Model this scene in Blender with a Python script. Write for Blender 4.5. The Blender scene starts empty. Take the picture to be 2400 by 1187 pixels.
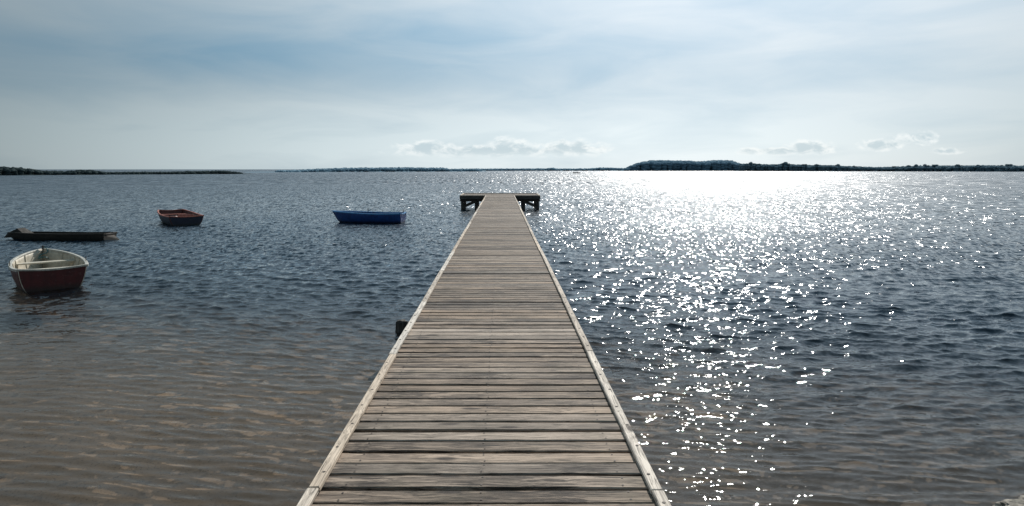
import bpy, bmesh, math, random
import numpy as np
from mathutils import Vector, Matrix
random.seed(5); rng=np.random.default_rng(5)
scene=bpy.context.scene; COL=scene.collection
F=1600.0; CX=1175.0; HY=397.0; CAMZ=2.61; DECK=0.92
scene.view_settings.view_transform='Standard'; scene.view_settings.look='None'; scene.view_settings.exposure=0

# ---------------- camera
cam=bpy.data.cameras.new("camera"); co=bpy.data.objects.new("camera",cam); COL.objects.link(co)
cam.sensor_width=36; cam.lens=24; cam.shift_x=(1200-CX)/2400; cam.shift_y=-(593.5-HY)/2400
cam.clip_start=0.05; cam.clip_end=20000
co.location=(0,0,CAMZ); co.rotation_euler=(math.radians(90),0,0); scene.camera=co

# ---------------- sun
AZ=math.radians(17.5); EL=math.radians(35)
S=Vector((math.sin(AZ)*math.cos(EL),math.cos(AZ)*math.cos(EL),math.sin(EL)))
sl=bpy.data.lights.new("sun","SUN"); sl.energy=4.3; sl.angle=math.radians(0.5); sl.color=(1,0.95,0.88)
so=bpy.data.objects.new("sun",sl); COL.objects.link(so); so.rotation_euler=S.to_track_quat('Z','Y').to_euler()

# ---------------- node helper
class NT:
    def __init__(s,nt): s.nt=nt; s.n=nt.nodes; s.l=nt.links
    def new(s,t,**k):
        n=s.n.new(t)
        for a,b in k.items(): setattr(n,a,b)
        return n
    def put(s,sock,v):
        if v is None: return
        if isinstance(v,bpy.types.NodeSocket): s.l.new(v,sock)
        else:
            if isinstance(v,(tuple,list)) and len(v)==3 and sock.type=='RGBA': v=(*v,1)
            sock.default_value=v
    def m(s,op,a,b=None,c=None,clamp=False):
        n=s.new('ShaderNodeMath',operation=op); n.use_clamp=clamp
        s.put(n.inputs[0],a); s.put(n.inputs[1],b)
        if c is not None: s.put(n.inputs[2],c)
        return n.outputs[0]
    def v(s,op,a,b=None,sc=None):
        n=s.new('ShaderNodeVectorMath',operation=op); s.put(n.inputs[0],a); s.put(n.inputs[1],b)
        if sc is not None: s.put(n.inputs[3],sc)
        return n.outputs['Value'] if op in('DOT_PRODUCT','LENGTH','DISTANCE') else n.outputs[0]
    def mix(s,f,a,b,bt='MIX'):
        n=s.new('ShaderNodeMix',data_type='RGBA',blend_type=bt)
        s.put(n.inputs[0],f); s.put(n.inputs[6],a); s.put(n.inputs[7],b); return n.outputs[2]
    def noise(s,vec,scale=1,detail=3,rough=0.5,dist=0,out='Fac'):
        n=s.new('ShaderNodeTexNoise'); s.put(n.inputs['Vector'],vec)
        n.inputs['Scale'].default_value=scale; n.inputs['Detail'].default_value=detail
        n.inputs['Roughness'].default_value=rough; n.inputs['Distortion'].default_value=dist
        return n.outputs[out]
    def rng(s,v,a,b,c=0,d=1,smooth=False):
        n=s.new('ShaderNodeMapRange'); n.interpolation_type='SMOOTHSTEP' if smooth else 'LINEAR'
        s.put(n.inputs[0],v)
        for i,x in enumerate((a,b,c,d)): s.put(n.inputs[i+1],x)
        return n.outputs[0]
    def xyz(s,v):
        n=s.new('ShaderNodeSeparateXYZ'); s.put(n.inputs[0],v); return n.outputs
    def comb(s,x,y,z=0.0):
        n=s.new('ShaderNodeCombineXYZ'); s.put(n.inputs[0],x); s.put(n.inputs[1],y); s.put(n.inputs[2],z); return n.outputs[0]
def mat(name):
    m=bpy.data.materials.new(name); m.use_nodes=True; t=NT(m.node_tree)
    return m,t,m.node_tree.nodes['Principled BSDF']

# ---------------- world
w=bpy.data.worlds.new("World"); scene.world=w; w.use_nodes=True
t=NT(w.node_tree); bg=t.n['Background']
sky=t.new('ShaderNodeTexSky',sky_type='NISHITA'); sky.sun_disc=False; sky.sun_elevation=EL; sky.sun_rotation=AZ
sky.air_density=1.0; sky.dust_density=0.6; sky.ozone_density=2.0
tc=t.new('ShaderNodeTexCoord'); d=t.v('NORMALIZE',tc.outputs['Generated']); X,Y,Z=t.xyz(d)[:3]
yy=t.m('MAXIMUM',Y,0.05); u=t.m('DIVIDE',X,yy); v=t.m('DIVIDE',Z,yy)
glow=t.m('POWER',t.m('MAXIMUM',t.v('DOT_PRODUCT',d,tuple(S)),0.0),4.0)
def gauss(px,py,sx,sy):
    a=t.m('DIVIDE',t.m('SUBTRACT',u,(px-CX)/F),sx/F); b=t.m('DIVIDE',t.m('SUBTRACT',v,(HY-py)/F),sy/F)
    r=t.m('ADD',t.m('MULTIPLY',a,a),t.m('MULTIPLY',b,b))
    return t.m('EXPONENT',t.m('MULTIPLY',r,-1.0))
cvec=t.comb(t.m('MULTIPLY',X,1.6),t.m('MULTIPLY',Z,7.0),t.m('MULTIPLY',Y,0.6))
n1=t.noise(cvec,1.3,5,0.5,0.4); n2=t.noise(t.v('ADD',cvec,(7,3,1)),3.0,6,0.55,0.6)
veilb=t.m('MULTIPLY_ADD',glow,0.92,0.26)
veilb=t.m('ADD',veilb,t.m('MULTIPLY',t.rng(Z,0.0,0.15,1,0,True),t.rng(Y,0.76,0.97,0.03,0.24)))
veil=t.mix(glow,(0.80,1.0,1.09),(0.97,1.0,1.04))
veil=t.v('SCALE',veil,sc=veilb)
blue=t.v('SCALE',t.mix(glow,(0.54,1.0,1.36),(0.72,1.0,1.24)),sc=t.m('MULTIPLY_ADD',glow,0.60,0.18))
bf=t.m('ADD',t.m('MULTIPLY',gauss(380,140,900,85),0.58),t.m('MULTIPLY',t.m('SUBTRACT',n1,0.53),1.2))
bf=t.m('ADD',bf,t.m('MULTIPLY',t.m('SUBTRACT',n2,0.5),0.95))
bf=t.m('ADD',bf,t.rng(Z,0.08,0.6,0.10,0.9))
bf=t.m('MULTIPLY',bf,1.0,clamp=True)
custom=t.mix(bf,veil,blue)
uv=t.comb(t.m('MULTIPLY',u,31.0),t.m('MULTIPLY',v,62.0))
g=gauss(1190,348,52,32)
for a in [(1000,350,90,21),(1335,350,100,26),(1150,356,240,18),(1900,348,68,21),(1810,355,95,12),(2150,324,55,18),(2065,341,62,16),(2220,355,48,10)]:
    g=t.m('MAXIMUM',g,gauss(*a))
gg=t.m('MULTIPLY',g,2.2,clamp=True)
def cden(off): 
    return t.m('ADD',t.m('MULTIPLY',g,0.86),t.m('MULTIPLY',gg,t.m('MULTIPLY',t.m('SUBTRACT',t.noise(t.v('ADD',uv,off),1.3,8,0.6,0.4),0.5),1.55)))
dens=t.rng(cden((0,0,0)),0.26,0.70,0,1,True)
inner=t.rng(cden((0.05,0.42,0)),0.42,0.86,0,1,True)
ccol=t.mix(inner,(0.93,0.98,1.0),(0.49,0.62,0.70))
base=t.rng(v,0.012,0.030,0,1,True)
custom=t.mix(t.m('MULTIPLY',t.m('MULTIPLY',dens,base),0.78),custom,ccol)
final=t.mix(0.92,sky.outputs[0],t.v('SCALE',custom,sc=10.0))
t.put(bg.inputs[0],final); bg.inputs[1].default_value=0.1

# ---------------- mesh helpers
def link(o,parent=None,**props):
    COL.objects.link(o)
    if parent: o.parent=parent
    for k,x in props.items(): o[k]=x
    return o
def meshobj(name,verts,faces,mats,parent=None,smooth=False,fm=None,**props):
    me=bpy.data.meshes.new(name); me.from_pydata([tuple(a) for a in verts],[],faces); 
    for m in mats: me.materials.append(m)
    if fm: me.polygons.foreach_set('material_index',fm)
    if smooth: me.polygons.foreach_set('use_smooth',[True]*len(me.polygons))
    me.update()
    return link(bpy.data.objects.new(name,me),parent,**props)
def fastmesh(name,V,Q,m,smooth=True):
    me=bpy.data.meshes.new(name); V=np.asarray(V,np.float32); Q=np.asarray(Q,np.int32); k=Q.shape[1]
    me.vertices.add(len(V)); me.vertices.foreach_set('co',V.ravel())
    me.loops.add(Q.size); me.loops.foreach_set('vertex_index',Q.ravel())
    me.polygons.add(len(Q)); me.polygons.foreach_set('loop_start',np.arange(0,Q.size,k,dtype=np.int32))
    me.polygons.foreach_set('loop_total',np.full(len(Q),k,np.int32))
    me.update(calc_edges=True); me.validate()
    me.polygons.foreach_set('use_smooth',np.full(len(me.polygons),smooth))
    me.materials.append(m); return me
class MB:
    def __init__(s): s.v=[]; s.f=[]; s.m=[]
    def box(s,c,sz,mi=0,rot=None,ch=0.0):
        x,y,z=[a/2 for a in sz]; b=len(s.v)
        pts=[(-x,-y,-z),(x,-y,-z),(x,y,-z),(-x,y,-z)]
        if ch>0:
            pts+=[(-x,-y,z-ch),(x,-y,z-ch),(x,y,z-ch),(-x,y,z-ch)]
            pts+=[(-x+ch,-y+ch,z),(x-ch,-y+ch,z),(x-ch,y-ch,z),(-x+ch,y-ch,z)]
        else: pts+=[(-x,-y,z),(x,-y,z),(x,y,z),(-x,y,z)]
        for p in pts:
            p=Vector(p)
            if rot is not None: p=rot@p
            s.v.append(tuple(p+Vector(c)))
        fs=[(3,2,1,0)]
        L=2 if ch>0 else 1
        for k in range(L):
            o=4*k
            for i in range(4): fs.append((o+i,o+(i+1)%4,o+4+(i+1)%4,o+4+i))
        o=4*L; fs.append((o,o+1,o+2,o+3))
        for f in fs: s.f.append(tuple(b+i for i in f)); s.m.append(mi)
    def cyl(s,p0,p1,r0,r1,n=10,mi=0,jit=0.0):
        p0=Vector(p0);p1=Vector(p1);ax=(p1-p0).normalized()
        a=ax.orthogonal().normalized(); c=ax.cross(a); b=len(s.v)
        for p,r in((p0,r0),(p1,r1)):
            for i in range(n):
                th=2*math.pi*i/n; rr=r*(1+random.uniform(-jit,jit))
                s.v.append(tuple(p+(a*math.cos(th)+c*math.sin(th))*rr))
        for i in range(n): s.f.append((b+i,b+(i+1)%n,b+n+(i+1)%n,b+n+i)); s.m.append(mi)
        s.f.append(tuple(b+n+i for i in range(n))); s.m.append(mi)
        s.f.append(tuple(b+n-1-i for i in range(n))); s.m.append(mi)
    def obj(s,name,mats,parent=None,smooth=False,**p): return meshobj(name,s.v,s.f,mats,parent,smooth,s.m,**p)

# ---------------- wood material
def wood(name,dark,light,green=0.3,grainaxis='x',attr=True,bumpd=0.004,lo=0.70,hi=1.25,vary=0.5,vlo=0.74,vhi=1.15):
    m,t,P=mat(name)
    pos=t.new('ShaderNodeNewGeometry').outputs['Position']
    if attr:
        a=t.new('ShaderNodeAttribute'); a.attribute_name='rnd'; r=a.outputs['Color']; rx,ry,rz=t.xyz(r)[:3]
        pos2=t.v('ADD',pos,t.v('SCALE',r,sc=37.0))
    else: pos2=pos; rx=0.5; ry=0.5
    sc=(1.3,26,26) if grainaxis=='x' else ((26,1.3,26) if grainaxis=='y' else (22,22,1.5))
    gv=t.v('MULTIPLY',pos2,sc)
    warp=t.noise(t.v('MULTIPLY',pos2,tuple((x*0.12+1.2) for x in sc)),1.0,2,0.5,0,'Color')
    gv2=t.v('ADD',gv,t.v('SCALE',warp,sc=2.6))
    g1=t.noise(gv2,1.0,6,0.68); g2=t.noise(gv2,3.5,4,0.65)
    ring=t.m('SINE',t.m('MULTIPLY',g1,34.0))
    f=t.m('ADD',t.m('MULTIPLY',g1,1.2),t.m('MULTIPLY',g2,0.85)); f=t.m('ADD',f,t.m('MULTIPLY',ring,0.12))
    f=t.rng(f,lo,hi,0,1)
    big=t.noise(pos2,1.6,4,0.6)
    f=t.m('ADD',f,t.m('MULTIPLY',t.m('SUBTRACT',big,0.5),1.5))
    if attr: f=t.m('ADD',f,t.m('MULTIPLY',t.m('SUBTRACT',rx,0.5),vary))
    f=t.m('MULTIPLY',f,1.0,clamp=True)
    col=t.mix(f,dark,light)
    if attr:
        col=t.mix(t.m('MULTIPLY',ry,0.8),col,t.v('MULTIPLY',col,(1.06,0.90,0.74)))
        col=t.v('SCALE',col,sc=t.rng(rz,0,1,vlo,vhi))
    gr=t.rng(t.noise(t.v('ADD',pos2,(3,9,2)),2.3,4,0.6),0.52,0.74,0,green)
    col=t.mix(gr,col,(0.075,0.075,0.045))
    vo=t.new('ShaderNodeTexVoronoi'); vo.feature='F1'; t.put(vo.inputs['Vector'],t.v('MULTIPLY',pos2,(1.8,5.5,5.5) if grainaxis=='x' else (5.5,2.2,5.5)))
    vo.inputs['Scale'].default_value=1.0
    kn=t.rng(vo.outputs['Distance'],0.07,0.18,1,0,True)
    col=t.mix(t.m('MULTIPLY',kn,0.9),col,(0.03,0.022,0.018))
    cr=t.rng(g2,0.35,0.41,1,0)
    col=t.mix(t.m('MULTIPLY',cr,0.75),col,(0.03,0.025,0.02))
    t.put(P.inputs['Base Color'],col); P.inputs['Roughness'].default_value=0.75; P.inputs['Specular IOR Level'].default_value=0.25
    b=t.new('ShaderNodeBump'); b.inputs['Strength'].default_value=0.9; b.inputs['Distance'].default_value=bumpd
    t.put(b.inputs['Height'],t.m('ADD',g1,g2)); t.put(P.inputs['Normal'],b.outputs[0])
    return m
M_plank=wood("weathered_planks",(0.038,0.029,0.023),(0.41,0.335,0.27),0.28,bumpd=0.007,lo=0.80,hi=1.30,vary=0.6,vlo=0.66,vhi=1.14)
M_rail=wood("pale_rail_wood",(0.17,0.148,0.125),(0.74,0.67,0.585),0.08,'y',lo=0.66,hi=1.18,vary=0.3)
M_beam=wood("dark_beam_wood",(0.03,0.027,0.024),(0.12,0.105,0.09),0.6,'x',False)
M_pile=wood("wet_pile_wood",(0.018,0.017,0.015),(0.09,0.08,0.07),0.5,'z',False)
m,tt,P=mat("rusty_nail"); P.inputs['Roughness'].default_value=0.7
_n=tt.noise(None,40,2); tt.put(P.inputs['Base Color'],tt.mix(_n,(0.015,0.012,0.01),(0.07,0.04,0.025))); M_nail=m

# ---------------- pier
pier=bpy.data.objects.new("wooden_pier",None); link(pier,label="long weathered plank pier with T-shaped end standing in water",category="pier")
pier.location=(-0.085,0,0)
PITCH=0.158; HW=0.925; YEND=47.0; Y0=-1.6; TY=43.2; TW=2.56
V=[];Fc=[];FM=[];RN=[]
def plank(yc,x0,x1,wd,near):
    n=max(2,int((x1-x0)/ (0.15 if near else 0.9)))
    r=(random.random(),random.random(),random.random()); b=len(V)
    z0=DECK+random.gauss(0,0.0018); roll=random.gauss(0,0.012); skew=random.gauss(0,0.0016)
    ph=random.random()*6; wa=random.uniform(0,0.003)
    x0+=random.uniform(-.012,.012); x1+=random.uniform(-.012,.012); c=0.006
    for i in range(n+1):
        x=x0+(x1-x0)*i/n; dy=skew*x+wa*math.sin(ph+x*3.1); dz=0.0012*math.sin(ph*2+x*2.3)
        for (yo,zo) in((-wd/2,-0.032),(-wd/2,-c),(-wd/2+c,0),(0,0.0012),(wd/2-c,0),(wd/2,-c),(wd/2,-0.032)):
            V.append((x,yc+dy+yo+random.uniform(-.0015,.0015),z0+dz+zo+roll*yo))
    k=7
    for i in range(n):
        for j in range(k):
            Fc.append((b+i*k+j,b+i*k+(j+1)%k,b+(i+1)*k+(j+1)%k,b+(i+1)*k+j)); FM.append(0); RN.append(r)
    Fc.append(tuple(b+k-1-j for j in range(k)));FM.append(0);RN.append(r)
    Fc.append(tuple(b+n*k+j for j in range(k)));FM.append(0);RN.append(r)
    if near:
        for xn in(-0.74,-0.02,0.74):
            for yn in(-0.042,0.042):
                xx=xn+random.uniform(-.012,.012); ym=yc+yn+random.uniform(-.008,.008); b=len(V); zz=z0+0.0035+roll*yn
                for q in range(6): V.append((xx+0.0065*math.cos(q*math.pi/3),ym+0.0065*math.sin(q*math.pi/3),zz))
                Fc.append(tuple(b+q for q in range(6)));FM.append(1);RN.append(r)
y=Y0
while y<YEND-0.05:
    wd=PITCH-random.uniform(0.019,0.027)
    if y<TY: plank(y+PITCH/2,-HW+0.02,HW-0.02,wd,y<14)
    else: plank(y+PITCH/2,-TW+0.02,TW-0.02,wd,False)
    y+=PITCH
def addrnd(me,RN):
    ca=me.color_attributes.new('rnd','FLOAT_COLOR','CORNER'); arr=[]
    for p in me.polygons:
        r=RN[p.index]
        for _ in range(p.loop_total): arr+= [r[0],r[1],r[2],1.0]
    ca.data.foreach_set('color',arr)
deck=meshobj("deck",V,Fc,[M_plank,M_nail],pier,fm=FM); addrnd(deck.data,RN)
def rail(name,p0,p1,wd=0.062,ht=0.026,seg=2.6,bolts=True):
    mb=MB(); p0=Vector(p0);p1=Vector(p1);L=(p1-p0).length;dr=(p1-p0).normalized();s=0;RN=[]
    ang=math.atan2(-dr.x,dr.y)
    while s<L-0.05:
        l=min(seg*random.uniform(.92,1.05),L-s)
        c=p0+dr*(s+l/2); r=(random.random(),random.random(),random.random())
        c.x+=random.gauss(0,0.003); c.z+=random.gauss(0,0.0015)
        R=Matrix.Rotation(ang+random.gauss(0,0.002),3,'Z')@Matrix.Rotation(random.gauss(0,0.015),3,'Y')
        n0=len(mb.f); mb.box(c,(wd,l-0.008,ht),0,R,0.006)
        if bolts:
            q=0.18
            while q<l-0.1:
                pc=p0+dr*(s+q)+R@Vector((random.uniform(-.01,.01),0,0)); mb.cyl(pc+Vector((0,0,ht/2-.002)),pc+Vector((0,0,ht/2+.003)),0.010,0.009,8,1); q+=0.36+random.uniform(-.03,.03)
        RN+= [r]*(len(mb.f)-n0); s+=l
    o=mb.obj(name,[M_rail,M_nail],pier); addrnd(o.data,RN)
zt=DECK+0.017
rail("edge_rail",(-HW+0.031,Y0,zt),(-HW+0.031,TY,zt)); rail("edge_rail",(HW-0.031,Y0,zt),(HW-0.031,TY,zt))
rail("platform_rail",(-TW+0.05,YEND,zt),(TW-0.05,YEND,zt),0.09,0.05,2.5,False)
rail("platform_rail",(-TW+0.05,TY+0.05,zt),(-TW+0.05,YEND-.05,zt),0.09,0.05,2.5,False)
rail("platform_rail",(TW-0.05,TY+0.05,zt),(TW-0.05,YEND-.05,zt),0.09,0.05,2.5,False)
rail("platform_rail",(-TW+0.1,TY+0.04,zt),(-HW-0.02,TY+0.04,zt),0.08,0.05,2.5,False)
rail("platform_rail",(HW+0.02,TY+0.04,zt),(TW-0.1,TY+0.04,zt),0.08,0.05,2.5,False)
def one(name,c,sz,mt,ch=0,rot=None): 
    mb=MB(); mb.box(c,sz,ch=ch,rot=rot); return mb.obj(name,[mt],pier)
for x in(-0.74,-0.02,0.74): one("joist",(x,(Y0+TY)/2,DECK-0.036-0.09),(0.09,TY-Y0-0.02,0.17),M_beam)
for x in(-2.42,-1.3,1.3,2.42): one("joist",(x,(TY+YEND)/2,DECK-0.036-0.09),(0.1,YEND-TY-0.22,0.17),M_beam)
one("fascia_board",(-1.74,TY+0.02,DECK-0.126),(1.62,0.06,0.17),M_beam); one("fascia_board",(1.74,TY+0.02,DECK-0.126),(1.62,0.06,0.17),M_beam)
one("fascia_board",(0,YEND-0.02,DECK-0.126),(5.1,0.06,0.17),M_beam)
for sx in(-1,1): one("fascia_board",(sx*(TW-0.03),(TY+YEND)/2,DECK-0.126),(0.06,YEND-TY-0.1,0.17),M_beam)
y=0.6; ys=[]
while y<TY-1: ys.append(y); y+=3.55
for y in ys: one("cross_beam",(0,y,DECK-0.31),(1.7,0.14,0.18),M_beam)
for y in(TY+0.35,TY+1.9,YEND-0.3):
    for sx in(-1,1):
        one("cross_beam",(sx*1.72,y,DECK-0.30),(1.66,0.14,0.14),M_beam)
        one("brace",(sx*1.96,y-0.12,0.34),(1.02,0.05,0.10),M_beam,rot=Matrix.Rotation(sx*0.42,3,'Y'))
def pile(x,y,r=0.11,top=DECK-0.4,name="leg",par=pier):
    n=12; zs=np.linspace(-2.2,top,7)
    V=[];Fc=[]
    for z in zs:
        for i in range(n): V.append((x+r*(1.05-.03*z)*math.cos(i*2*math.pi/n),y+r*(1.05-.03*z)*math.sin(i*2*math.pi/n),z))
    for k in range(6):
        for i in range(n): Fc.append((k*n+i,k*n+(i+1)%n,(k+1)*n+(i+1)%n,(k+1)*n+i))
    Fc.append(tuple(6*n+i for i in range(n)))
    return meshobj(name,V,Fc,[M_pile],par)
for y in ys:
    for x in(-0.68,0.68): pile(x,y,0.09)
for y in(TY+0.35,TY+1.9,YEND-0.3):
    for x in(-2.40,-1.52,1.52,2.40): one("leg",(x,y,(DECK-0.37-2.2)/2),(0.18,0.17,DECK-0.37+2.2),M_pile,0.02)
# mooring stump beside the pier
n=18
prof=[(-0.9,0.175),(-0.02,0.168),(0.05,0.162),(0.10,0.160),(0.14,0.152),(0.16,0.130),(0.165,0.02)]
V=[];Fc=[]
for (z,r) in prof:
    for i in range(n):
        th=2*math.pi*i/n; sq=1/max(abs(math.cos(th)),abs(math.sin(th)))**0.35; rr=r*sq*0.93*(1+0.05*math.sin(5*th+z*9)+random.uniform(-.04,.04))
        V.append((-1.56+rr*math.cos(th)*0.95,11.0+rr*math.sin(th),z+(0.03*math.cos(th+2)+random.uniform(-.008,.008) if z>0.08 else 0)))
for k in range(len(prof)-1):
    for i in range(n): Fc.append((k*n+i,k*n+(i+1)%n,(k+1)*n+(i+1)%n,(k+1)*n+i))
Fc.append(tuple(6*n+i for i in range(n)))
meshobj("mooring_stump",V,Fc,[M_pile],None,False,label="dark wet wooden stump rising from water beside pier",category="stump")

# ---------------- ground / lake bed
def bedz(x,y):
    q=y+0.45*x*np.clip((14-y)/12,0,1)
    z=np.where(q<12,-0.16-0.032*q,-0.16-0.032*12-0.05*(q-12))
    z=np.where(y<2.0,np.maximum(z,-0.16+0.11*(2.0-y)),z)
    return np.clip(z,-4,1.2)
xs=np.concatenate([-np.geomspace(6000,14,26),np.linspace(-13,13,260),np.geomspace(14,6000,26)])
ys_=np.concatenate([-np.geomspace(3000,9,16),np.linspace(-8,16,400),np.geomspace(17,8000,40)])
XX,YY=np.meshgrid(xs,ys_); ZZ=bedz(XX,YY)
near=(np.abs(XX)<13.5)&(YY<16)&(YY>-8)
ZZ=ZZ+np.where(near,0.012*np.sin(YY*24+2.2*np.sin(XX*1.3)+XX*3.5+np.sin(YY*1.7))+0.012*np.sin(XX*3.1+YY*2.2),0)
ny,nx=XX.shape; idx=np.arange(nx*ny).reshape(ny,nx)
Q=np.stack([idx[:-1,:-1],idx[:-1,1:],idx[1:,1:],idx[1:,:-1]],-1).reshape(-1,4)
m,t,P=mat("wet_sand"); pos=t.new('ShaderNodeNewGeometry').outputs['Position']; gx,gy,gz=t.xyz(pos)[:3]
a=t.noise(pos,0.9,5,0.6); bq=t.noise(t.v('MULTIPLY',pos,(3,7,1)),2.5,4,0.65); c=t.noise(pos,38,2,0.5)
f=t.m('ADD',t.m('MULTIPLY',a,0.6),t.m('MULTIPLY',bq,0.5))
col=t.mix(t.rng(f,0.35,0.75),(0.21,0.165,0.122),(0.33,0.262,0.198))
col=t.mix(t.rng(t.m('MULTIPLY_ADD',gy,-0.30,gx),-5,1.5,0,0.85),col,(0.055,0.043,0.034))
col=t.mix(t.rng(gy,5.0,9,0.45,0),col,(0.06,0.049,0.038))
col=t.mix(t.rng(c,0.60,0.68,0,0.6),col,(0.045,0.038,0.030))
pz=t.noise(pos,7,3,0.6); col=t.mix(t.rng(pz,0.56,0.68,0,0.45),col,(0.045,0.038,0.030))
t.put(P.inputs['Base Color'],col); P.inputs['Roughness'].default_value=0.8
me=fastmesh("ground",np.stack([XX,YY,ZZ],-1).reshape(-1,3),Q,m); link(bpy.data.objects.new("ground",me),kind="structure")

# ---------------- water
NA=1400; R1=np.geomspace(4.0,70,1200); R2=np.geomspace(71,9000,70); R=np.concatenate([[2.6,3.3],R1,R2])
A=np.radians(np.linspace(-60,60,NA))
RR,AA=np.meshgrid(R,A,indexing='ij'); OY=-1.5
WX=(RR*np.sin(AA)).astype(np.float32); WY=(RR*np.cos(AA)+OY).astype(np.float32)
spac=RR*0.0024
def sm(a,b,x): q=np.clip((x-a)/(b-a),0,1); return q*q*(3-2*q)
QD=WY+0.42*WX
deep=sm(5.5,15,QD)
gust=0.85+0.3*np.sin(WX*0.11+1+0.6*np.sin(WY*0.13))*np.sin(WY*0.17+0.4*np.sin(WX*0.2))
fade=(1-sm(24,52,RR)*0.65)*(1-sm(50,68,RR))
wy=WY+0.30*np.sin(WX*0.33+0.5)+0.08*np.sin(WX*1.1+WY*0.4)-0.022*WX*np.clip(14-WY,0,14)*0.9
wx=WX+0.3*np.sin(WY*0.41+1.0)
H=np.zeros_like(WX);DX=np.zeros_like(WX);DY=np.zeros_like(WX)
def addset(N,l0,l1,spread,mean,slope,envl,mod=0.6,minr=0.0):
    global H,DX,DY
    for i in range(N):
        lam=l0*(l1/l0)**(i/(N-1))*random.uniform(.92,1.08); th=random.gauss(0,spread)+mean; ph=random.uniform(0,6.28)
        kx=math.sin(th);ky=math.cos(th);k=2*math.pi/lam
        sl_=slope*math.sqrt(2/N)
        e=np.clip((lam/spac-2.5)/3,0,1) 
        gm=1+mod*np.sin(wx*(0.3+0.5*random.random())/max(lam,.25)*0.6+wy*0.3/max(lam,.3)+random.random()*6)
        a_=sl_/k*e*gm*envl; arg=k*(kx*wx+ky*wy)+ph
        s_=np.sin(arg); H+=a_*np.cos(arg); DX-=kx*a_*s_; DY-=ky*a_*s_
addset(48,0.08,0.36,0.60,0.15,0.215,(0.14+0.86*deep)*gust)
addset(26,0.36,0.80,0.42,0.15,0.115,(0.06+0.94*deep)*gust)
addset(10,0.11,0.20,0.10,0.00,0.060,(1-deep),0.8)
addset(8,0.10,0.20,0.10,0.38,0.060,(1-deep),0.9)
addset(6,0.4,0.8,0.10,0.05,0.040,(1-deep),0.8)
H*=fade; DX*=fade*1.15; DY*=fade*1.15
Vw=np.stack([WX+DX,WY+DY,H],-1).reshape(-1,3)
ny,nx=WX.shape; idx=np.arange(nx*ny).reshape(ny,nx)
Q=np.stack([idx[:-1,:-1],idx[:-1,1:],idx[1:,1:],idx[1:,:-1]],-1).reshape(-1,4)
m=bpy.data.materials.new("lake_water"); m.use_nodes=True; t=NT(m.node_tree); out=t.n['Material Output']; t.n.remove(t.n['Principled BSDF'])
geo=t.new('ShaderNodeNewGeometry'); pos=geo.outputs['Position']; px_,py_,pz_=t.xyz(pos)[:3]
flat=t.comb(px_,py_,0.0); dist=t.v('LENGTH',flat)
wv=t.v('ADD',flat,t.v('SCALE',t.noise(flat,0.9,1,0.5,0,'Color'),sc=0.8))
half=(.5,.5,.5)
def slope(vec,sc,detail,amp,rough=0.55):
    return t.v('SCALE',t.v('SUBTRACT',t.noise(t.v('MULTIPLY',vec,sc),1.0,detail,rough,0,'Color'),half),sc=amp)
nC=t.noise(t.v('MULTIPLY',flat,(0.11,0.28,1)),1.0,4,0.6)
qd=t.m('MULTIPLY_ADD',px_,0.42,py_)
shoal=t.rng(qd,5,14,0.30,1.0)
def band(a,b,c,d,amp): # rises a..b, falls c..d
    return t.m('MULTIPLY',t.m('MULTIPLY',t.rng(dist,a,b,0,1,True),t.rng(dist,c,d,1,0,True)),amp)
sA=slope(wv,(15,25,1),2,t.rng(dist,10,34,0.70,0.04),0.6)
sB=slope(wv,(2.4,4.6,1),3,t.rng(dist,20,50,0.55,0.10),0.6)
sC=slope(wv,(9.0,2.6,1),1,band(12,26,38,62,1.50))
sD=slope(wv,(5.5,0.70,1),1,band(30,52,85,150,1.80))
sE=slope(flat,(2.2,0.15,1),1,band(80,140,300,700,1.80))
sF=slope(flat,(0.7,0.025,1),2,band(260,600,9000,9900,1.65))
sl2=t.v('ADD',t.v('ADD',t.v('ADD',sA,sB),t.v('ADD',sC,sD)),t.v('ADD',sE,sF)); sl2=t.v('SCALE',sl2,sc=t.rng(nC,0.3,0.7,0.8,1.15))
sl2=t.v('MULTIPLY',t.v('SCALE',sl2,sc=shoal),(1.15,1.1,0.0))
nrm=t.v('NORMALIZE',t.v('ADD',geo.outputs['Normal'],sl2))
fr=t.new('ShaderNodeFresnel'); fr.inputs[0].default_value=1.333; t.put(fr.inputs[1],nrm)
frs=t.m('MULTIPLY',fr.outputs[0],t.m('MULTIPLY',t.rng(dist,10,110,0.95,0.62),t.rng(qd,6,15,0.66,1.0)))
gl=t.new('ShaderNodeBsdfGlossy'); gl.inputs['Color'].default_value=(0.96,0.98,1,1); t.put(gl.inputs['Roughness'],t.m('ADD',t.rng(dist,8,34,0.035,0.16),t.rng(dist,34,140,0,0.09))); t.put(gl.inputs['Normal'],nrm)
tr=t.new('ShaderNodeBsdfTransparent'); tr.inputs[0].default_value=(0.88,0.82,0.74,1)
df=t.new('ShaderNodeBsdfDiffuse'); df.inputs[0].default_value=(0.009,0.021,0.033,1)
depthc=t.m('ADD',t.m('MULTIPLY_ADD',px_,0.45,py_),t.m('MULTIPLY',t.m('SUBTRACT',t.noise(flat,0.5,3),0.5),4.0))
murk=t.rng(depthc,7,17,0.03,1.0,True)
mx=t.new('ShaderNodeMixShader'); t.put(mx.inputs[0],murk); t.l.new(tr.outputs[0],mx.inputs[1]); t.l.new(df.outputs[0],mx.inputs[2])
mx2=t.new('ShaderNodeMixShader'); t.put(mx2.inputs[0],frs); t.l.new(mx.outputs[0],mx2.inputs[1]); t.l.new(gl.outputs[0],mx2.inputs[2])
t.l.new(mx2.outputs[0],out.inputs[0])
me=fastmesh("water",Vw,Q,m); link(bpy.data.objects.new("water",me),kind="structure")

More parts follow.
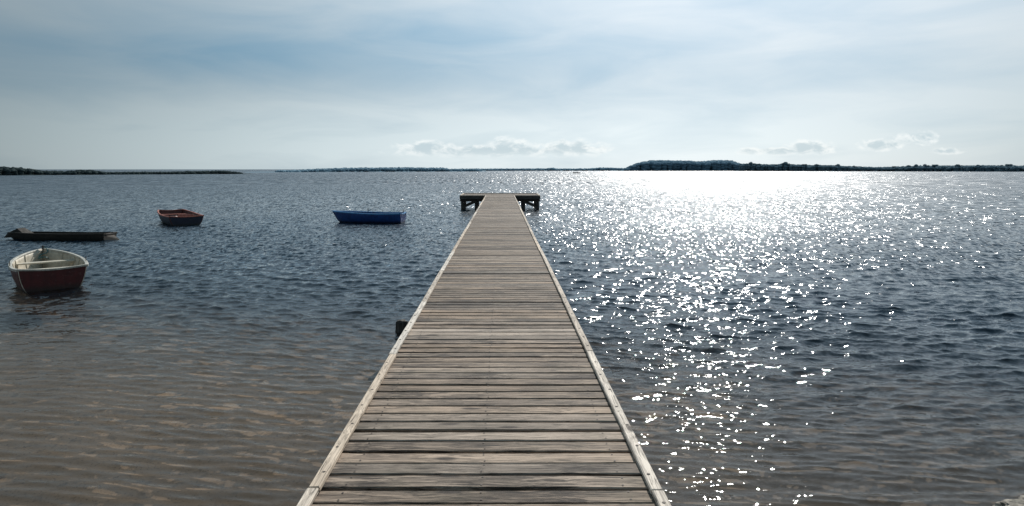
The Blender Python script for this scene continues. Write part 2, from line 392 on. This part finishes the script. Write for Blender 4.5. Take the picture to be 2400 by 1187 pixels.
# ---------------- paints
def paint(name,c1,c2,wear=0.3,wearc=(0.25,0.22,0.2),rough=0.5,sc=6):
    m,t,P=mat(name); o=t.new('ShaderNodeTexCoord').outputs['Object']
    n=t.noise(o,sc,5,0.65); n2=t.noise(t.v('ADD',o,(4,2,7)),sc*2.3,5,0.7); st=t.noise(t.v('MULTIPLY',o,(9,9,1.2)),1.5,4,0.6)
    col=t.mix(t.rng(n,0.35,0.68),c1,c2); col=t.mix(t.m('MULTIPLY',t.rng(n2,0.56,0.66),wear),col,wearc)
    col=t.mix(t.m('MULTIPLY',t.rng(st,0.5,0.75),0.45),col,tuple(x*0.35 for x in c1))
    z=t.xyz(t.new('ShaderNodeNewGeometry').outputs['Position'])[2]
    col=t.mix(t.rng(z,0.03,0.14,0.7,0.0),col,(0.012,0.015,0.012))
    t.put(P.inputs['Base Color'],col); t.put(P.inputs['Roughness'],t.rng(n2,0.3,0.7,rough-.1,rough+.2))
    b=t.new('ShaderNodeBump'); b.inputs['Strength'].default_value=0.4; b.inputs['Distance'].default_value=0.006; t.put(b.inputs['Height'],n2); t.put(P.inputs['Normal'],b.outputs[0])
    return m
red=paint("red_hull_paint",(0.052,0.004,0.005),(0.090,0.008,0.009),0.25,(0.22,0.15,0.13))
cream=paint("cream_interior_paint",(0.44,0.395,0.31),(0.62,0.565,0.46),0.4,(0.22,0.18,0.13))
gwhite=paint("worn_white_rim",(0.36,0.345,0.30),(0.58,0.555,0.48),0.6,(0.12,0.12,0.10))
bluep=paint("blue_hull_paint",(0.003,0.034,0.15),(0.007,0.065,0.26),0.15,(0.02,0.04,0.10))
lblue=paint("light_blue_paint",(0.03,0.20,0.46),(0.07,0.31,0.60),0.2,(0.05,0.07,0.12))
dblue=paint("dark_blue_paint",(0.004,0.007,0.020),(0.009,0.015,0.040),0.35,(0.16,0.18,0.22))
rust=paint("faded_red_paint",(0.07,0.016,0.012),(0.13,0.032,0.020),0.4,(0.22,0.13,0.11))
rustr=paint("worn_orange_rim",(0.28,0.07,0.04),(0.42,0.13,0.08),0.6,(0.07,0.04,0.03))
pink=paint("faded_pink_paint",(0.40,0.15,0.11),(0.52,0.24,0.19),0.4,(0.2,0.08,0.06))
moss=paint("rotten_mossy_wood",(0.014,0.012,0.009),(0.032,0.026,0.019),0.3,(0.06,0.05,0.04),0.8)
moss2=paint("rotten_brown_wood",(0.03,0.024,0.018),(0.06,0.048,0.036),0.4,(0.10,0.08,0.06),0.8)
gunm=paint("dark_metal",(0.02,0.02,0.02),(0.05,0.045,0.04),0.4,(0.12,0.06,0.03))
rope=paint("blue_green_rope",(0.02,0.10,0.12),(0.05,0.2,0.2),0.3,(0.1,0.1,0.1))

def make_boat(name,loc,heading,L,B,fb,label,hullm,inm,gunm_,seatm,tr_w=0.8,bow_w=0.0,rake=0.3,sheer_b=0.22,sheer_s=0.05,draft=0.14,thwarts=(0.22,0.5,0.78),floor_z=0.09,gw=0.045,belly=0.5,full=0.55,extra=None,tilt=(0,0),floorm=None,posts=True,boxed=0,bowpow=0.85,capm=None):
    root=bpy.data.objects.new(name,None); link(root,label=label,category="boat")
    root.location=loc; root.rotation_euler=(tilt[0],tilt[1],heading)
    ns=22; nt=11
    def half(s):
        a=tr_w+(1-tr_w)*math.sin(min(1,s/0.42)*math.pi/2)
        if s>0.42:
            q=(s-0.42)/0.58; a=bow_w+(1-bow_w)*(1-q**2.4)**bowpow if q<1 else bow_w
        return B/2*max(a,0.012)
    def keel(s): return -draft+ (max(0,(s-0.72)/0.28)**2)*draft*0.9
    def sheer(s): return fb+sheer_b*max(0,(s-0.3)/0.7)**1.8+sheer_s*max(0,(0.35-s)/0.35)**2
    def pt(s,tq,inset=0):
        h=half(s)-inset; h=max(h,0.004); k=keel(s);sh=sheer(s)
        f=math.sin(math.pi/2*min(1,tq*1.02))**full if tq>0 else 0
        f=f*(0.86+0.14*tq**1.2); z=k+(sh-k)*(belly*(1-math.cos(math.pi/2*tq))+(1-belly)*tq)
        y=-L/2+s*(L-rake)+rake*max(0,(s-0.55)/0.45)**1.5*(0.15+0.85*tq) - 0.05*L*0.3*(1-min(1,s/0.1))*tq*0.4
        return h*f,y,z
    V=[];Fc=[]
    cols=2*nt-1
    for i in range(ns+1):
        s=i/ns
        for j in range(-(nt-1),nt):
            x,y,z=pt(s,abs(j)/(nt-1)); V.append((x if j>=0 else -x,y,z))
    for i in range(ns):
        for j in range(cols-1): Fc.append((i*cols+j,i*cols+j+1,(i+1)*cols+j+1,(i+1)*cols+j))
    hull=meshobj("hull",V,Fc,[hullm,inm],root,True)
    so_=hull.modifiers.new("s",'SOLIDIFY'); so_.thickness=0.025; so_.offset=-1
    bm=bmesh.new(); bm.from_mesh(hull.data); 
    bm.faces.ensure_lookup_table(); f0=bm.faces[(ns//3)*(cols-1)+cols-2]
    if f0.normal.x<0:
        for f in bm.faces: f.normal_flip()
    bm.to_mesh(hull.data); bm.free(); so_.material_offset=1; so_.material_offset_rim=1
    def transom(s,nm,dy,mats):
        pts=[pt(s,abs(j)/(nt-1)) for j in range(-(nt-1),nt)]
        n=len(pts); P2=[]
        offs=(dy,dy+0.035*(1 if s<0.5 else -1))
        for off in offs:
            for j,(x,y,z) in enumerate(pts):
                P2.append(((x if j>=nt-1 else -x)*0.985,y+off,z))
        K=7; F2=[]; x0,y0,z0=pts[-1]; base=len(P2)
        for off in offs:
            for k in range(1,K):
                q=k/K; xx=x0*0.985*(1-2*q); P2.append((xx,y0+off,z0-0.04*math.sin(q*math.pi)))
        A_=list(range(n))+list(range(base,base+K-1)); B_=list(range(n,2*n))+list(range(base+K-1,base+2*K-2))
        F2.append(tuple(A_)); F2.append(tuple(reversed(B_)))
        for k in range(len(A_)): k2=(k+1)%len(A_); F2.append((A_[k2],A_[k],B_[k],B_[k2]))
        meshobj(nm,P2,F2,mats,root,False,[0]+[1]+[1]*len(A_))
        V=[];Fc=[]
        for k in range(K+1):
            q=k/K; xx=x0*(1-2*q); zz=z0-0.04*math.sin(q*math.pi)
            for (a,b2) in((-0.016,-0.012),(-0.016,0.024),(gw+.005,0.024),(gw+.005,-0.005)): V.append((xx,y0+dy+a*(1 if s<.5 else -1),zz+b2))
        for k in range(K):
            for j in range(4): Fc.append((k*4+j,k*4+(j+1)%4,k*4+4+(j+1)%4,k*4+4+j))
        Fc+= [(0,1,2,3),(K*4+3,K*4+2,K*4+1,K*4)]
        meshobj(nm+"_cap",V,Fc,[gunm_],root)
    transom(0,"transom",0.002,[hullm,inm])
    if bow_w>0.15: transom(1,"bow_board",-0.002,[hullm,inm])
    path=[]
    for i in range(ns*2+1):
        s=i/(ns*2); x,y,z=pt(s,1); path.append((x,y,z))
    for side in(1,-1):
        V=[];Fc=[];b=0
        for i,(x,y,z) in enumerate(path):
            o=0.022; inn=gw
            for (dx,dz) in((o,-0.026),(o,0.016),(o-0.008,0.022),(-inn+0.008,0.022),(-inn,0.016),(-inn,-0.014)):
                V.append((side*max(x+dx,0.0),y+(0.02 if x<0.05 else 0),z+dz))
        for i in range(len(path)-1):
            for k in range(6):
                q=(b+i*6+k,b+i*6+(k+1)%6,b+(i+1)*6+(k+1)%6,b+(i+1)*6+k); Fc.append(q if side<0 else q[::-1])
        for e in(0,len(path)-1): Fc.append(tuple(b+e*6+k for k in range(6)))
        meshobj("gunwale",V,Fc,[gunm_],root)
    V=[];Fc=[]
    def xat(s,z):
        lo,hi=0,1
        for _ in range(20):
            mid=(lo+hi)/2
            if pt(s,mid)[2]<z: lo=mid
            else: hi=mid
        return pt(s,lo)
    for s in [0.01+0.95*i/16 for i in range(17)]:
        x,y,z=xat(s,floor_z); x=max(x-0.008,0.002)
        V+= [(-x,y,floor_z),(x,y,floor_z)]
    for i in range(16): Fc.append((2*i,2*i+1,2*i+3,2*i+2))
    meshobj("floor",V,Fc,[floorm or inm],root)
    for s in thwarts:
        zs=sheer(s)-0.12; x,y,z=xat(s,zs)
        if boxed and s==thwarts[0]:
            V=[];Fc=[]
            for sa in (s-boxed/2,s-boxed/6,s+boxed/6,s+boxed/2):
                xt=xat(sa,zs); xb=xat(sa,floor_z+.01); yv=pt(sa,0.6)[1]
                V+=[(-xt[0]+.03,yv,zs),(xt[0]-.03,yv,zs),(-xb[0]+.03,yv,floor_z+.003),(xb[0]-.03,yv,floor_z+.003)]
            for k in range(3):
                o=4*k; Fc+=[(o,o+1,o+5,o+4),(o+1,o+3,o+7,o+5),(o+2,o,o+4,o+6)]
            Fc+=[(0,2,3,1),(12,13,15,14)]
            meshobj("seat",V,Fc,[seatm],root)
        else:
            mb=MB(); mb.box((0,y,zs),(2*x-0.03,0.24,0.03),ch=0.006); mb.obj("seat",[seatm],root)
    for s in(0.15,0.3,0.42,0.6,0.7,0.86):
        for side in(-1,1):
            V=[];Fc=[]
            for a in np.linspace(0.45,0.97,6):
                x0,y0,z0=pt(s,a,0.03)
                for (dx,dy) in((0.01,-.014),(0.01,.014),(-.015,.014),(-.015,-.014)): V.append((side*(x0+dx),y0+dy,max(z0,floor_z-.02)))
            for k in range(5):
                for j in range(4): Fc.append((k*4+j,k*4+(j+1)%4,k*4+4+(j+1)%4,k*4+4+j))
            meshobj("rib",V,Fc,[inm],root)
    if posts:
        for side in(-1,1):
            x,y,z=pt(0.4,1); mb=MB(); mb.cyl((side*x,y,z+0.015),(side*x,y,z+0.075),0.009,0.009,7)
            mb.cyl((side*x,y-0.03,z+0.075),(side*x,y-0.035,z+0.12),0.008,0.007,6); mb.cyl((side*x,y+0.03,z+0.075),(side*x,y+0.035,z+0.12),0.008,0.007,6); mb.cyl((side*x,y-0.032,z+0.075),(side*x,y+0.032,z+0.075),0.008,0.008,6)
            mb.obj("oarlock",[gunm],root)
    if extra: extra(root,pt,sheer)
    return root
def W(px,d): return (px-CX)/F*d
def hd(vx,vy): return math.atan2(-vx,vy)

def ex1(root,pt,sheer):
    x,y,z=pt(1,1); mb=MB()
    mb.cyl((0,y-0.06,z+0.0),(0,y-0.06,z+0.10),0.022,0.018,9); mb.cyl((-0.05,y-0.06,z+0.07),(0.05,y-0.06,z+0.07),0.012,0.012,7); mb.obj("bow_post",[gunm],root)
    mb=MB(); prev=None
    for i in range(22):
        q=i/21; p=(0.10*math.sin(q*9),y-0.06-q*0.35,z+0.06-0.24*min(1,q*2)+0.02*math.sin(q*20))
        if prev: mb.cyl(prev,p,0.011,0.011,6)
        prev=p
    mb.obj("mooring_rope",[rope],root)
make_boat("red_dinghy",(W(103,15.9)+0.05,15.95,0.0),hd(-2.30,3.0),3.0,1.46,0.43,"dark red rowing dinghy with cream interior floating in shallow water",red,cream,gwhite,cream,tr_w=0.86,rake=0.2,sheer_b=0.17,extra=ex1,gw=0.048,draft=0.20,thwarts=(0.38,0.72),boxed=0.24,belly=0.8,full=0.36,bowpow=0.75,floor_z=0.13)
def ex3(root,pt,sheer):
    mb=MB(); mb.box((0,-1.5,0.36),(1.1,0.3,0.03)); mb.box((0.05,-1.66,0.45),(0.70,0.03,0.10),ch=0.01); mb.obj("stern_bench",[pink],root)
    for (x,y,s) in((0.3,0.6,.22),(-.25,-.2,.26),(.1,1.1,.2)):
        mb=MB(); mb.box((x,y,.09+s/2),(s*1.3,s,s),rot=Matrix.Rotation(x*2,3,'Z'),ch=.03); mb.obj("stowed_box",[rust],root)
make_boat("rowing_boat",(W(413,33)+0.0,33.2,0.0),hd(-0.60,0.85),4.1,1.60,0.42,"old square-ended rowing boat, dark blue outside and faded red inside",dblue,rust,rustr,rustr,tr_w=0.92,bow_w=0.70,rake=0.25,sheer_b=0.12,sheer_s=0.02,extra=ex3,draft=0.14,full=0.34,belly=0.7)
def ex4(root,pt,sheer):
    mb=MB()
    x,y,z=pt(0.62,1); mb.cyl((x*0.9,y,z),(x*0.9,y,z+0.2),0.016,0.014,7); mb.obj("thole_pin",[gunm],root)
    x,y,z=pt(0.03,1); mb=MB(); mb.cyl((0.3,y,z),(0.3,y,z+0.16),0.02,0.016,7); mb.cyl((0.1,y,z+0.12),(0.5,y,z+0.12),0.012,0.012,6); mb.obj("stern_post",[gunm],root)
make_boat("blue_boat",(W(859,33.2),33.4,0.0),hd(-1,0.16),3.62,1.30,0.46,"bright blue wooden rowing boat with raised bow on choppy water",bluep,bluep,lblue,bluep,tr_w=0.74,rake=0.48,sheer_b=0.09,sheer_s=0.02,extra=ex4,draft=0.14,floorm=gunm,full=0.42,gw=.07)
def ex2(root,pt,sheer):
    y=1.55; V=[(-0.28,y-0.45,0.14),(0.28,y-0.45,0.14),(0.22,y+0.48,0.08),(-0.22,y+0.48,0.08),(-0.16,y+0.02,0.43),(0.16,y-0.02,0.44),(0.10,y+0.44,0.24),(-0.10,y+0.44,0.25)]
    Fc=[(0,1,5,4),(1,2,6,5),(2,3,7,6),(3,0,4,7),(4,5,6,7),(3,2,1,0)]
    meshobj("stem_block",V,Fc,[moss],root)
    V=[(-0.40,-1.93,0.03),(0.40,-1.93,0.03),(0.36,-1.72,0.25),(-0.36,-1.72,0.25),(0,-2.28,0.0),(0,-2.2,0.06)]
    meshobj("broken_stern_board",V,[(0,1,2,3),(4,1,2,5),(4,5,3,0),(2,5,3),(0,1,4)],[moss2],root)
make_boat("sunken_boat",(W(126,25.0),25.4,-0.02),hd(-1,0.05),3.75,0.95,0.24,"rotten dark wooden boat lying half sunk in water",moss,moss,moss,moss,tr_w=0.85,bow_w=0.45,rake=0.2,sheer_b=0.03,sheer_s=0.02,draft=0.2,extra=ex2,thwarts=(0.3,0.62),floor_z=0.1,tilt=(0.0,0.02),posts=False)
DB=430
make_boat("fishing_boat",(W(1351,DB),DB,0.0),hd(-1,0.1),4.6,1.5,0.5,"small dark fishing boat far out on the lake",gunm,gunm,gunm,gunm,draft=0.15,rake=0.4)
def person(loc,label,h,mt):
    me=bpy.data.meshes.new("person")
    J=[(0,0,0),(0,0.0,.25),(0,0.03,.45),(0,.04,.56),(0,.06,.70),
       (.2,.03,.44),(.28,.16,.22),(.2,.38,.22),(-.2,.03,.44),(-.28,.16,.22),(-.2,.38,.22),
       (.1,.0,-.02),(.13,.42,.06),(.13,.5,-.34),(-.1,0,-.02),(-.13,.42,.06),(-.13,.5,-.34),(0,.07,.80)]
    E=[(0,1),(1,2),(2,3),(3,4),(4,17),(2,5),(5,6),(6,7),(2,8),(8,9),(9,10),(0,11),(11,12),(12,13),(0,14),(14,15),(15,16)]
    Rr=[.15,.15,.16,.06,.10,.07,.05,.035,.07,.05,.035,.10,.075,.045,.10,.075,.045,.08]
    me.from_pydata(J,E,[]); o=bpy.data.objects.new("person",me); link(o,label=label,category="person")
    sk=o.modifiers.new("k",'SKIN')
    for i,vv in enumerate(me.skin_vertices[0].data): vv.radius=(Rr[i],Rr[i]); vv.use_root=(i==0)
    o.modifiers.new("s",'SUBSURF').levels=1; me.materials.append(mt); o.location=loc; o.rotation_euler=(0,0,h)
person((W(1351,DB)+0.7,DB,0.46),"person in dark clothes seated in a small boat",math.pi/2,gunm)

# ---------------- pale rock at the shore
bm=bmesh.new(); bmesh.ops.create_icosphere(bm,subdivisions=5,radius=1)
from mathutils import noise as mn
for v_ in bm.verts:
    q=v_.co.copy(); k=1+0.40*mn.noise(q*1.5+Vector((3,1,2)))+0.20*mn.noise(q*4)+0.09*mn.noise(q*11)+0.05*mn.noise(q*25); v_.co=Vector((q.x*.40,q.y*.26,max(-.5,min(q.z,0.55))*.16))*k
me=bpy.data.meshes.new("rock"); bm.to_mesh(me); bm.free()
m,t,P=mat("pale_rock"); o=t.new('ShaderNodeTexCoord').outputs['Object']; a=t.noise(o,14,6,.75)
t.put(P.inputs['Base Color'],t.mix(t.rng(a,.38,.62),(0.08,0.068,0.052),(0.42,0.37,0.30))); P.inputs['Roughness'].default_value=.8
me.materials.append(m); ro=bpy.data.objects.new("rock",me); ro.location=(4.12,4.98,0.0); link(ro,label="pale rough rock at the water's edge",category="rock")

# ---------------- far shores
def foliage(name,c1,c2):
    m,t,P=mat(name); p=t.new('ShaderNodeNewGeometry').outputs['Position']; n=t.noise(p,0.35,4,.7)
    t.put(P.inputs['Base Color'],t.mix(t.rng(n,.35,.65),c1,c2)); P.inputs['Roughness'].default_value=1.0; P.inputs['Specular IOR Level'].default_value=0.0; return m
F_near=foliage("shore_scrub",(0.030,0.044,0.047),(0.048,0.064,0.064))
F_mid=foliage("haze_tint_scrub",(0.17,0.27,0.34),(0.22,0.32,0.38))  # pale blue is distance haze put into the base colour
F_far=foliage("haze_tint_pines",(0.135,0.22,0.285),(0.165,0.25,0.31))  # headland pines: aerial haze painted in as a bluish base
F_right=foliage("haze_tint_pine_wood",(0.105,0.165,0.20),(0.135,0.19,0.22))  # haze blue in the colour, lifted to offset the backlit shade
F_pine=foliage("haze_tint_pine",(0.16,0.24,0.28),(0.21,0.29,0.32))  # haze tint, painted paler to make up for crown self-shadow
bm=bmesh.new(); bmesh.ops.create_icosphere(bm,subdivisions=2,radius=1); bm.verts.ensure_lookup_table()
IV=np.array([v_.co[:] for v_ in bm.verts]); IF=np.array([[v_.index for v_ in f.verts] for f in bm.faces]); bm.free()
def shore(name,label,sk,dfn,depth,treer,count,fm,land_h=0.5,lo=.84):
    pxs=np.array([a for a,b in sk],float); tops=np.array([b for a,b in sk],float)
    VV=[];FF=[];nb=0
    for i in range(count):
        px=random.uniform(pxs[0],pxs[-1]); dd=dfn(px); off=depth*random.random()**0.8; D=dd+off+treer*0.5
        top=CAMZ+(HY-np.interp(px,pxs,tops))*dd/F
        r=treer*random.uniform(.55,1.15); 
        zt=(top*(0.70+0.30*(off/depth)**0.5))*random.uniform(lo,1.06)
        for zc in ([zt-r*0.6] if zt<2.2*r else [zt-r*0.6,zt-r*1.7,zt-r*2.8]):
            if zc<-r*.3: continue
            S_=np.array([r*random.uniform(.9,1.3),r,r*random.uniform(.6,.9)])
            pert=1+0.12*rng.standard_normal((len(IV),1))
            P_=IV*pert*S_+np.array([W(px,D)+random.uniform(-r,r)*.4,D,max(zc,0.1)])
            VV.append(P_);FF.append(IF+nb);nb+=len(IV)
    me=fastmesh(name,np.concatenate(VV),np.concatenate(FF),fm,True)
    link(bpy.data.objects.new(name,me),kind="stuff",label=label,category="woodland")
    n=80; gp=np.linspace(pxs[0]-15,pxs[-1]+15,n); V=[];Fc=[]
    prof=[(-0.05,-0.4),(0.0,0.05),(0.06,0.35),(0.3,1.0),(0.8,1.0),(1.3,-0.5)]
    for i,px in enumerate(gp):
        dd=dfn(px); top=max(0.2,CAMZ+(HY-np.interp(px,pxs,tops))*dd/F); e=min(1,i/3,(n-1-i)/3)
        for (a,b2) in prof:
            D=dd+a*depth*1.3; z=b2 if b2<=0.05 else b2*(land_h+0.25*top)*e*(0.7+0.6*random.random()*.5)
            V.append((W(px,dd)*D/dd,D+(4*math.sin(i*.7) if a<=0 else 0),z))
    k=len(prof)
    for i in range(n-1):
        for j in range(k-1): Fc.append((i*k+j,(i+1)*k+j,(i+1)*k+j+1,i*k+j+1))
    meshobj("shore_land",V,Fc,[fm],None,True,kind="structure")
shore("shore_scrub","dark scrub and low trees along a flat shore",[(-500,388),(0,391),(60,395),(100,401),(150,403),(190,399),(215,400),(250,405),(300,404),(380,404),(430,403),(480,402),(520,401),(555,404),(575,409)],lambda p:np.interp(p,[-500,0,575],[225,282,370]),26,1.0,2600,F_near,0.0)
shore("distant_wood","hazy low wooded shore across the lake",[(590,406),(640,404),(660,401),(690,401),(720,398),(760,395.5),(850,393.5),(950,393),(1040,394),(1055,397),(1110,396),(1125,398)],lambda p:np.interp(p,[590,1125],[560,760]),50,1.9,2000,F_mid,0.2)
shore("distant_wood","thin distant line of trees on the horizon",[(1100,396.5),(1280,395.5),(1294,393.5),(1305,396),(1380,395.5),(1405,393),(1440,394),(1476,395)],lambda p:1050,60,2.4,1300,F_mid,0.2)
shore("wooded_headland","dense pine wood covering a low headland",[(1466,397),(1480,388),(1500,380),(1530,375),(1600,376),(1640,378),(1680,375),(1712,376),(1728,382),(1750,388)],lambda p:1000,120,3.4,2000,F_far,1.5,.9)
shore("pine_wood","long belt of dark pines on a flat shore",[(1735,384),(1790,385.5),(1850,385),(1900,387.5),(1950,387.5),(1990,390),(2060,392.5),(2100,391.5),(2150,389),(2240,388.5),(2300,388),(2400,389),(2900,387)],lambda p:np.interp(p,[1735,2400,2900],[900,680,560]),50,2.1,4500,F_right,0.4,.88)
def pine_mesh(seed):
    random.seed(seed)
    mb=MB(); mb.cyl((0,0,-.5),(0.15,0,3.2),0.25,0.17,7,0); mb.cyl((0.15,0,3.2),(-0.9,0.3,5.0),0.12,0.06,6,0); mb.cyl((0.15,0,3.2),(1.1,-.2,5.1),0.12,0.06,6,0); mb.cyl((0.15,0,3.2),(0.2,.6,5.3),0.12,0.06,6,0)
    V=mb.v;Fc=mb.f;FM=mb.m
    lobes=[(random.uniform(-1.9,1.9),random.uniform(-1.6,1.6),random.uniform(3.6,5.7),random.uniform(.9,1.5)) for _ in range(10)]
    for (lx,ly,lz,lr) in lobes:
        for k in range(110):
            q=Vector([random.gauss(0,1) for _ in range(3)]).normalized()*lr*random.random()**.35; c=Vector((lx,ly,lz))+Vector((q.x*1.1,q.y*1.1,q.z*.6))
            a=Vector([random.gauss(0,1) for _ in range(3)]).normalized()*.28; b=a.orthogonal().normalized()*.24; n=len(V)
            V+= [tuple(c-a-b),tuple(c+a-b),tuple(c+a+b),tuple(c-a+b)]; Fc.append((n,n+1,n+2,n+3)); FM.append(1)
    me=bpy.data.meshes.new("pine_tree"); me.from_pydata(V,[],Fc); me.materials.append(M_pile); me.materials.append(F_pine); me.polygons.foreach_set('material_index',FM); return me
PM=[pine_mesh(i) for i in range(4)]; random.seed(11)
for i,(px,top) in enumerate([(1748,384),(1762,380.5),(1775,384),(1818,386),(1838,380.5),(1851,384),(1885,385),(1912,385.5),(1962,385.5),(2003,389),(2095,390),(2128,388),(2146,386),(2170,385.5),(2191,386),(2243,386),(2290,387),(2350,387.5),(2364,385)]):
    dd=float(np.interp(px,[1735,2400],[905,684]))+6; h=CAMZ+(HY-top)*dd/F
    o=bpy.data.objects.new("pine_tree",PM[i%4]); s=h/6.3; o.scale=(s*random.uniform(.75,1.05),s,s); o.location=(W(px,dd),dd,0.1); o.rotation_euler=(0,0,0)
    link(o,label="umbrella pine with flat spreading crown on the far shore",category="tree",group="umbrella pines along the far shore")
